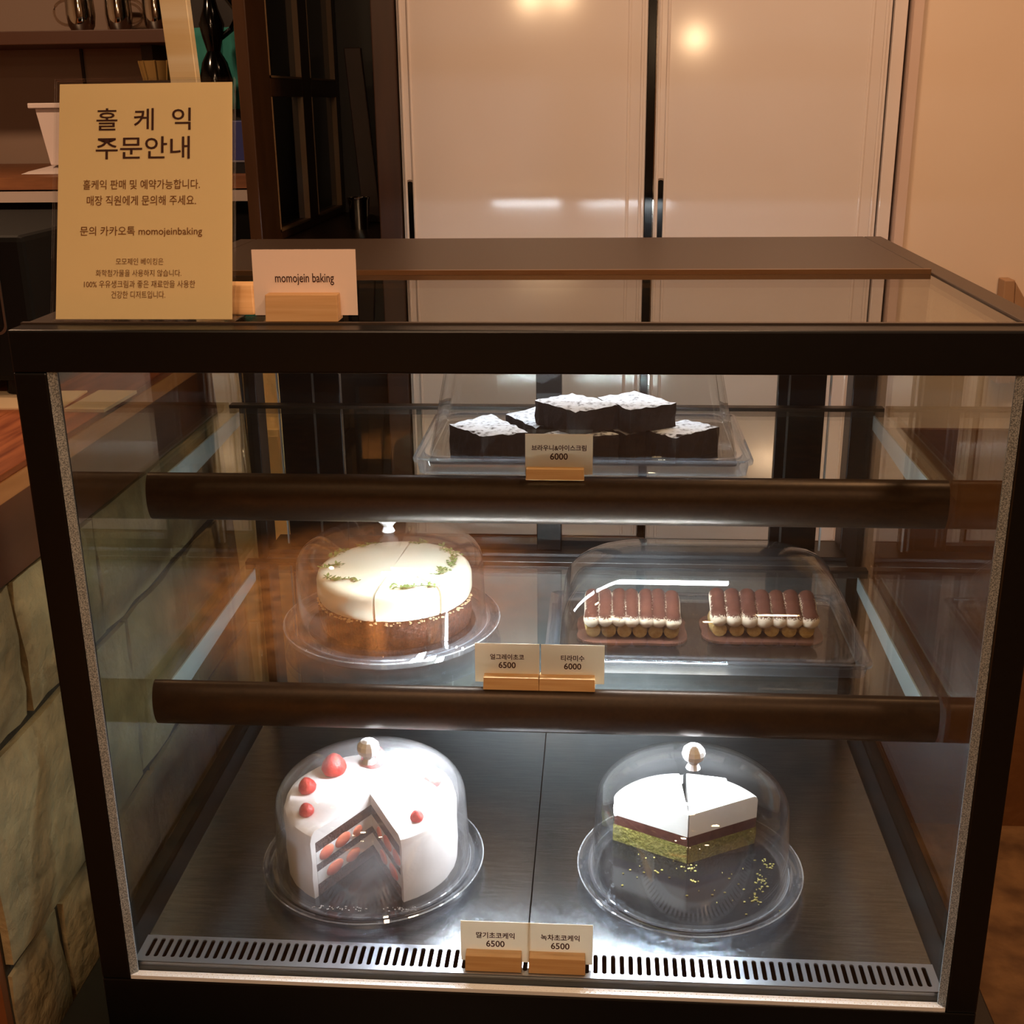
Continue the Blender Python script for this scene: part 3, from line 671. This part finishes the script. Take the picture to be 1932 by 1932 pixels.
sline('모모제인 베이킹은', 270, 500, 90, 13, INKL); sline('화학첨가물을 사용하지 않습니다.', 268, 522, 162, 13, INKL)
sline('100% 우유생크림과 좋은 재료만을 사용한', 270, 543, 210, 14, INKL); sline('건강한 디저트입니다.', 268, 563, 102, 14, INKL)

# ================================================================== STONE COUNTER, LEFT
XC = -.58
ct = thing('stone_counter', 'stone block counter with an orange brown wooden top left of the case', 'counter', (-.9, .6, FZ))
MB().box(-1.6, XC-.012, .052, 1.05, FZ, .379).build('core', MORTAR, ct)
MB().box(-1.6, XC-.013, .040, .0515, FZ, .379).build('end_panel', mat('brown_plaster_end', '#8a5226', .8, noise=(8, '#6b3a16', .25)), ct)
rows = [(-.5,-.302,(.0,.32,.62,.84,1.05)), (-.298,-.049,(.05,.18,.50,.78,1.05)), (-.044,.204,(.05,.47,.72,1.05)), (.210,.378,(.05,.178,.40,.66,.88,1.05))]
for z0, z1, ys in rows:
    for ya, yb in zip(ys, ys[1:]):
        q = random.Random(int(z0*1000+ya*777)); ya = max(ya, .05); n = 5; vs = []; fs = []
        xo = XC-.012; g = .0045; pr_ = q.uniform(-.002, .004)
        for i in range(n+1):
            for j in range(n+1):
                e = (i in (0, n)) or (j in (0, n))
                vs.append((XC-.006+(0 if e else .008)+pr_+q.uniform(-.003, .003), ya+g+(yb-ya-2*g)*i/n+(q.uniform(-.003, .003) if not e else q.uniform(-.001, .001)), z0+g+(z1-z0-2*g)*j/n+q.uniform(-.0015, .0015)))
        m = len(vs); N1 = n+1
        for i in range(n):
            for j in range(n): fs.append((i*N1+j, (i+1)*N1+j, (i+1)*N1+j+1, i*N1+j+1))
        per = [(i, 0) for i in range(n)]+[(n, j) for j in range(n)]+[(i, n) for i in range(n, 0, -1)]+[(0, j) for j in range(n, 0, -1)]
        for i, j in per: v = vs[i*N1+j]; vs.append((xo-.002, v[1], v[2]))
        L_ = len(per)
        for a in range(L_): a2 = (a+1) % L_; fs.append((per[a][0]*N1+per[a][1], per[a2][0]*N1+per[a2][1], m+a2, m+a))
        MB().add(vs, fs).build('stone', STONE, ct, smooth=True)
MB().box(-1.6, XC, -.15, 1.05, .379, .466).build('apron', APRON, ct, bevel=.001)
MB().hexa([(-1.6,-.15,.466), (XC,-.15,.466), (XC,1.05,.466), (-1.6,1.05,.466), (-1.6,-.15,.482), (XC-.010,-.15,.482), (XC-.010,1.05,.482), (-1.6,1.05,.482)]).build('top_edge', EDGEW, ct)
for i in range(8):
    xb = XC-.012-i*.125; MB().box(xb-.1245, xb, -.15, 1.05, .482, .490).build('plank', OAKD, ct, bevel=.0008)
# papers and the black machine on the counter
for k, (x0, x1, y0, y1, rz) in enumerate(((-.86,-.655,.50,.60,.05), (-.64,-.585,.49,.60,-.03))):
    solo(MB().box(x0, x1, y0, y1, .4902, .4925+.002*k, rz=rz), 'paper_stack', mat('loose_paper', '#e9cda6', .7), ('pale papers lying on the wooden counter beside the case', 'narrow pile of pale papers at the counter edge next to the case glass')[k], 'paper')
mc = thing('coffee_machine', 'black boxy machine on the wooden counter behind the left post', 'coffee machine', (-.95, .75, .490))
MB().box(-1.35, -.70, .56, .98, .515, .712).build('body', mat('matt_black_casing', '#070605', .7, spec=.2), mc, bevel=.008)
for x in (-1.3, -.75):
    for y in (.60, .94): MB().lathe([(0,0), (.02,0), (.018,.025), (0,.025)], (x, y, .4903), 14).build('foot', BLACK, mc)
rg = []
for e in (0, .003):
    rg.append(rrect(-.80, 0, .062-e, .042-e, .012, 0))
b = MB(); o1 = [(x, .5585, .622+y) for x, y, z in rg[0]]; i1 = [(x, .5585, .622+y) for x, y, z in rg[1]]; o2 = [(x, .5605, z) for x, y, z in o1]; i2 = [(x, .5605, z) for x, y, z in i1]
b.loft([o1, i1, i2, o2, o1], cap=False).build('panel_outline', mat('grey_trim_line', '#6a625c', .3, .7), mc)
# leaning brass coloured post behind the case
pb = thing('metal_post', 'bright brass toned flat metal post rising behind the paper notice', 'post', (-.49, .85, FZ))
MB().hexa([(-.506,.835,FZ), (-.474,.835,FZ), (-.474,.855,FZ), (-.506,.855,FZ), (-.594,.835,1.35), (-.552,.835,1.35), (-.552,.855,1.35), (-.594,.855,1.35)]).build('post', BRASS, pb, bevel=.001)
MB().box(-.53, -.45, .80, .89, FZ+.0, FZ+.008).build('foot_plate', CHROME, pb)

cl = thing('added_gold_column', 'added gold toned column giving the gold-lit strip behind the left rear door', 'column', (-.488, .91, FZ))  # column added to stand in for a gold-lit strip in the gap
MB().box(-.520, -.456, .885, .935, FZ+.01, .60).build('shaft', mat('gold_strip_metal', '#ffd995', .3, .55, bump=(9, .8)), cl, bevel=.004)
MB().box(-.53, -.446, .875, .945, FZ, FZ+.01).build('foot_plate', CHROME, cl)

# ================================================================== WHITE STORAGE CABINET BEHIND
cb = thing('storage_cabinet', 'tall glossy white cabinet with two sliding doors behind the case', 'cabinet', (.12, 1.4, FZ))
b = MB(); b.box(-.285, .556, 1.17, 1.6, FZ, 1.75); b.build('body', mat('cabinet_carcass', '#d2bfb2', .4), cb)
MB().box(-.325, -.2855, 1.14, 1.62, FZ, 1.78).build('side_panel', DKW, cb, bevel=.002)
def sdoor(x0, x1, yf, lab):
    d = MB().box(x0, x1, yf, yf+.015, .085, 1.72).build('sliding_door', DOORM, cb, bevel=.002); d['label'] = lab
    for xx in (x0+.006, x0+.020, x1-.030, x1-.008):
        MB().tube([(xx, yf-.0005, .09), (xx, yf-.0005, 1.71)], .0028, 8).build('edge_bead', DOORM, d, smooth=True)
    b = MB(); hx = x0+.013; ring = []
    for k in range(20):
        a = 2*pi*k/20; ring.append((hx+.0062*cos(a), (.735 if sin(a) > 0 else .60)+.0062*sin(a)))
    b.loft([[(x, yf-.0012, z) for x, z in ring], [(x, yf+.001, z) for x, z in ring]]).build('handle', BLKG, d)
    r2_ = [(hx+(x-hx)*1.45, z+(.003 if z > .7 else -.003)) for x, z in ring]
    b = MB(); b.loft([[(x, yf-.0016, z) for x, z in r2_], [(x, yf-.0016, z) for x, z in ring], [(x, yf, z) for x, z in ring], [(x, yf, z) for x, z in r2_], [(x, yf-.0016, z) for x, z in r2_]], cap=False).build('handle_surround', mat('grey_surround', '#9c8a80', .25, .5), d)
    return d
sdoor(-.283, .139, 1.150, 'left sliding door'); sdoor(.153, .533, 1.138, 'right sliding door')
MB().box(.140, .1525, 1.146, 1.169, .085, 1.72).build('black_gap', BLKG, cb)
MB().box(.1525, .1545, 1.1365, 1.1385, .085, 1.72).build('chrome_edge', CHROME, cb)
MB().box(.535, .5555, 1.128, 1.169, FZ, 1.75).build('jamb', DOORM, cb, bevel=.002)
for k, (z0, z1, m) in enumerate(((.060,.0845,'dark'), (.030,.058,'white'), (-.10,.026,'white'), (-.30,-.106,'white'), (-.48,-.306,'white'))):
    MB().box(-.283, .533, 1.142, 1.169, z0, z1).build('bottom_rail' if k < 2 else 'drawer_front', DKW2 if m == 'dark' else DOORM, cb, bevel=.0015)

# ================================================================== DARK WOOD LEAF, COUNTER, CUP, BATTEN
dc = thing('side_counter', 'dark brown wooden side counter beside the white cabinet', 'counter', (-.45, 1.6, FZ))
MB().box(-.62, -.327, 1.23, 2.2, .585, .6150).build('counter_top', DKW, dc, bevel=.002)
MB().box(-.61, -.335, 1.26, 2.18, FZ, .585).build('counter_body', mat('dark_counter_body', '#1d120c', .5), dc)
MB().box(-.60, -.327, 2.02, 2.05, .615, 1.95).build('back_board', mat('dark_back_board', '#1f1712', .4), dc)
MB().box(-.40, -.352, 1.70, 1.73, .615, 1.95).build('upright', DKW2, dc, bevel=.002)
lf = thing('folding_screen', 'dark walnut glazed lattice leaf standing on edge beside the notice', 'screen', (-.58, 1.62, .6152))
def yz(y0, y1, z0, z1, name, m, x0=-.592, x1=-.568, bv=.002): return MB().box(x0, x1, y0, y1, z0, z1).build(name, m, lf, bevel=bv)
yz(1.250, 1.385, .6155, 1.75, 'stile', DKW2); yz(1.640, 1.722, .6155, 1.75, 'stile', DKW2); yz(1.975, 2.015, .6155, 1.75, 'stile', DKW2)
for ya, yb in ((1.385, 1.640), (1.722, 1.975)):
    for za, zb2 in ((.6155,.632), (.885,.920), (1.20,1.235), (1.70,1.75)): yz(ya, yb, za, zb2, 'rail', DKW2)
    for za, zb2 in ((.632,.885), (.920,1.20), (1.235,1.70)):
        yz(ya, yb, za, zb2, 'pane', SMOKE, -.583, -.579, 0)
        for yy in (ya, yb-.004): yz(yy, yy+.004, za, zb2, 'glazing_bead', mat('light_bead', '#8a6a48', .35), -.5795, -.567, 0)
        yz(ya, yb, za, za+.004, 'glazing_bead', MATS['light_bead'], -.5795, -.567, 0)
solo(MB().hexa([(-.472,1.745,.6152), (-.432,1.745,.6152), (-.432,1.760,.6152), (-.472,1.760,.6152), (-.497,1.745,.985), (-.460,1.745,.985), (-.460,1.760,.985), (-.497,1.760,.985)]), 'wooden_board', mat('grey_brown_board', '#4d372b', .5, noise=(8, '#3d2a20', .2)), 'narrow grey brown board leaning behind the steel cup', 'board', bevel=.002)
cu = thing('steel_cup', 'small shiny steel cup on the dark side counter', 'cup', (-.452, 1.6, .6152))
MB().lathe([(0,0), (.019,0), (.0225,.060), (.0238,.064), (.0228,.065), (.0212,.060), (.018,.003), (0,.003)], (-.452, 1.6, .6153), 32).build('body', CHROME, cu, smooth=True)
MB().lathe([(.0228,.0635), (.0245,.0645), (.0245,.0665), (.0228,.0665)], (-.452, 1.6, .6153), 32, closed=True).build('rim', CHROME, cu, smooth=True)

# ================================================================== KITCHEN BEHIND
kc = thing('kitchen_counter', 'black kitchen counter with a wooden top and white edge strip', 'counter', (-1.7, 2.1, FZ))
MB().box(-3.1, -.70, 1.82, 2.49, FZ, .660).build('body', mat('black_counter_front', '#0a0807', .8, spec=.1), kc)
MB().box(-3.1, -.70, 1.80, 2.49, .660, .684).build('edge_strip', mat('white_edge', '#b5a59c', .4), kc)
MB().box(-3.1, -.70, 1.81, 2.49, .688, .716).build('wooden_top', mat('kitchen_wood', '#8c5a38', .5, noise=(10, '#6b4026', .2), stretch=(.7,6,6)), kc)
ks = thing('wall_shelf', 'long brown wooden wall shelf holding glass mugs', 'shelf', (-1.9, 2.35, 1.02))
MB().box(-3.1, -1.00, 2.20, 2.49, 1.022, 1.055).build('board', mat('brown_shelf', '#4f2f1e', .5), ks, bevel=.002)
for x in (-2.6, -1.15): MB().box(x, x+.03, 2.30, 2.49, .96, 1.022).build('bracket', DKW, ks)
GLM = glass('mug_glass', (.86,.8,.72), f0=.12)
for i, (x, y, s) in enumerate(((-1.285,2.26,1.0), (-1.187,2.27,.92), (-1.092,2.28,.92), (-1.240,2.40,.92), (-1.135,2.40,.92))):
    lab = ('glass mug with a large handle, leftmost on the wall shelf', 'glass mug in the middle of the front row on the shelf', 'glass mug nearest the metal post on the shelf', 'glass mug in the back row, left one', 'glass mug in the back row, right one')[i]
    mg = thing('glass_mug', lab, 'mug', (x, y, 1.0552), 'glass mugs on the wall shelf')
    MB().lathe([(0,0), (.026*s,0), (.033*s,.012), (.037*s,.04), (.035*s,.085), (.030*s,.088), (.0315*s,.082), (.034*s,.04), (.030*s,.014), (0,.008)], (x, y, 1.0553), 28).build('body', CHROME if i < 3 else GLM, mg, smooth=True)
    MB().lathe([(.030*s,.086), (.040*s,.088), (.041*s,.094), (.032*s,.094)], (x, y, 1.0553), 28, closed=True).build('rim', mat('dark_rim', '#1c130c', .3), mg, smooth=True)
    sgn = -1 if i == 0 else 1; hs = [(x+sgn*(.034*s+.036*sin(t)), y, 1.0553+.045+.030*cos(t)) for t in [pi*k/12 for k in range(13)]]
    MB().tube(hs, .0038, 8).build('handle', GLM, mg, smooth=True)
wp = thing('napkin_stand', 'white plastic stand with a flat top on the kitchen counter', 'stand', (-1.30, 2.0, .7165))
MB().box(-1.325, -1.235, 1.97, 2.03, .868, .880).build('top_lip', WPLAST, wp, bevel=.002)
MB().hexa([(-1.290,1.98,.735), (-1.262,1.98,.735), (-1.262,2.02,.735), (-1.290,2.02,.735), (-1.312,1.98,.868), (-1.245,1.98,.868), (-1.245,2.02,.868), (-1.312,2.02,.868)]).build('body', WPLAST, wp, bevel=.002)
MB().hexa([(-1.345,1.93,.7165), (-1.22,1.93,.7165), (-1.22,2.04,.7165), (-1.30,2.04,.7165), (-1.335,1.95,.722), (-1.23,1.95,.722), (-1.23,2.03,.736), (-1.29,2.03,.736)]).build('foot', WPLAST, wp)
bk = thing('wicker_basket', 'small yellow brown basket beside the metal post', 'basket', (-1.018, 2.045, .9))
MB().box(-1.06, -.975, 2.0, 2.09, .7165, .928).build('block', mat('dark_block', '#2a1d16', .5), bk)
MB().lathe([(0,0), (.035,0), (.044,.045), (.041,.045), (.033,.004), (0,.004)], (-1.018, 2.045, .9285), 18).build('bowl', WICKER, bk, smooth=True)
for k in range(9):
    a = 2*pi*k/9; MB().tube([(-1.018+.036*cos(a), 2.045+.036*sin(a), .929), (-1.018+.0445*cos(a), 2.045+.0445*sin(a), .974)], .0022, 6).build('rib', WICKER, bk)
gr = thing('coffee_grinder', 'black curvy grinder standing before a teal cloth', 'grinder', (-.862, 2.0, .7165))
MB().box(-.905, -.825, 1.96, 2.04, .7165, .826).build('base', mat('navy_base', '#14162a', .4), gr, bevel=.003)
MB().lathe([(0,0), (.026,0), (.022,.02), (.034,.06), (.040,.10), (.030,.14), (.016,.165), (.024,.195), (.030,.225), (.018,.26), (.010,.30), (0,.31)], (-.862, 2.0, .8265), 24).build('body', BLKG, gr, smooth=True)
MB().tube([(-.845,2.0,1.02), (-.815,2.0,1.04), (-.800,2.0,1.08), (-.822,2.0,1.11)], .007, 8).build('crank', BLKG, gr, smooth=True)
tc_ = MB()
for i in range(14):
    for j in range(10): pass
vs = [(-.965+.20*i/13, 2.10+.012*sin(i*1.3)+.004*sin(j*2.0), .86+.19*j/9) for i in range(14) for j in range(10)]
fs = [(i*10+j, (i+1)*10+j, (i+1)*10+j+1, i*10+j+1) for i in range(13) for j in range(9)]
tc_.add(vs, fs); o = tc_.build('teal_cloth', TEAL, smooth=True); so = o.modifiers.new('thick', 'SOLIDIFY'); so.thickness = .004
tag(o, 'teal patterned cloth hanging behind the black grinder', 'cloth')
solo(MB().box(-.99, -.76, 2.125, 2.14, .7165, 1.35), 'dark_board', mat('near_black_board', '#150d0a', .5), 'near black upright board behind the teal cloth', 'board', bevel=.002)
bb = thing('blue_box', 'dark blue box beside the walnut screen on the kitchen counter', 'box', (-.775, 1.95, .7165))
MB().box(-.815, -.735, 1.90, 2.0, .745, .835).build('body', BLUE, bb, bevel=.002)
MB().box(-.815, -.735, 1.90, 2.0, .7165, .745).build('lower_half', mat('black_lower', '#0b0c12', .4), bb)
MB().box(-.817, -.733, 1.898, 1.90, .742, .746).build('trim_line', mat('grey_line', '#777788', .4), bb)

# small tan slanted piece on the right wall
cr = thing('tan_wall_piece', 'small tan slanted piece on the wall beyond the case right corner', 'bracket', (.70, 1.1, .5))
TANW = mat('tan_wall_tone', '#9a7656', .5)
MB().hexa([(.748,1.08,.40), (.772,1.08,.40), (.772,1.1195,.40), (.748,1.1195,.40), (.744,1.085,.577), (.762,1.085,.577), (.762,1.1195,.577), (.744,1.1195,.577)]).build('left_piece', TANW, cr, bevel=.002)
MB().hexa([(.7725,1.085,.40), (.83,1.085,.40), (.83,1.1195,.40), (.7725,1.1195,.40), (.7625,1.085,.574), (.795,1.085,.525), (.795,1.1195,.525), (.7625,1.1195,.574)]).build('slanted_piece', TANW, cr, bevel=.002)

# ================================================================== CEILING LAMPS (the lights' fittings) AND PENDANTS
for k, (x, y, r) in enumerate(((.75,-.15,.11), (-.25,-1.5,.11), (.2,.55,.08), (-1.5,1.0,.10), (1.0,-3.0,.15))):
    solo(MB().lathe([(r+.004,1.925), (r+.012,1.925), (r+.012,2.0), (r+.004,2.0)], (x, y, 0), 32, closed=True), 'ceiling_lamp_ring', ALU, ('round ceiling lamp ring over the case right side', 'round ceiling lamp ring over the customer area', 'round ceiling lamp ring above the white cabinet', 'round ceiling lamp ring above the kitchen', 'round ceiling lamp ring at the room entrance')[k], 'ceiling lamp', smooth=True)
BULB = mat('warm_bulb', (1,.8,.5), .3, emit=((1,.66,.36), 200))
for k, (x, y, z) in enumerate(((.53,-3.4,1.16), (-.32,-3.4,1.37), (-.16,-3.7,1.40), (-.62,-1.7,1.55))):
    p = thing('pendant_lamp', ('pendant bulb at the room front, right one', 'pendant bulb at the room front, left one', 'pendant bulb at the room front, middle one', 'pendant bulb above the customer area')[k], 'lamp', (x, y, z), 'pendant bulbs')
    MB().tube([(x, y, z+.05), (x, y, 2.0)], .003, 6).build('cord', BLACK, p)
    MB().lathe([(0,.06), (.018,.06), (.020,.03), (0,.03)], (x, y, z), 16).build('socket', BLACK, p)
    MB().ball((x, y, z), .033, 20, 12).build('bulb', BULB, p, smooth=True)
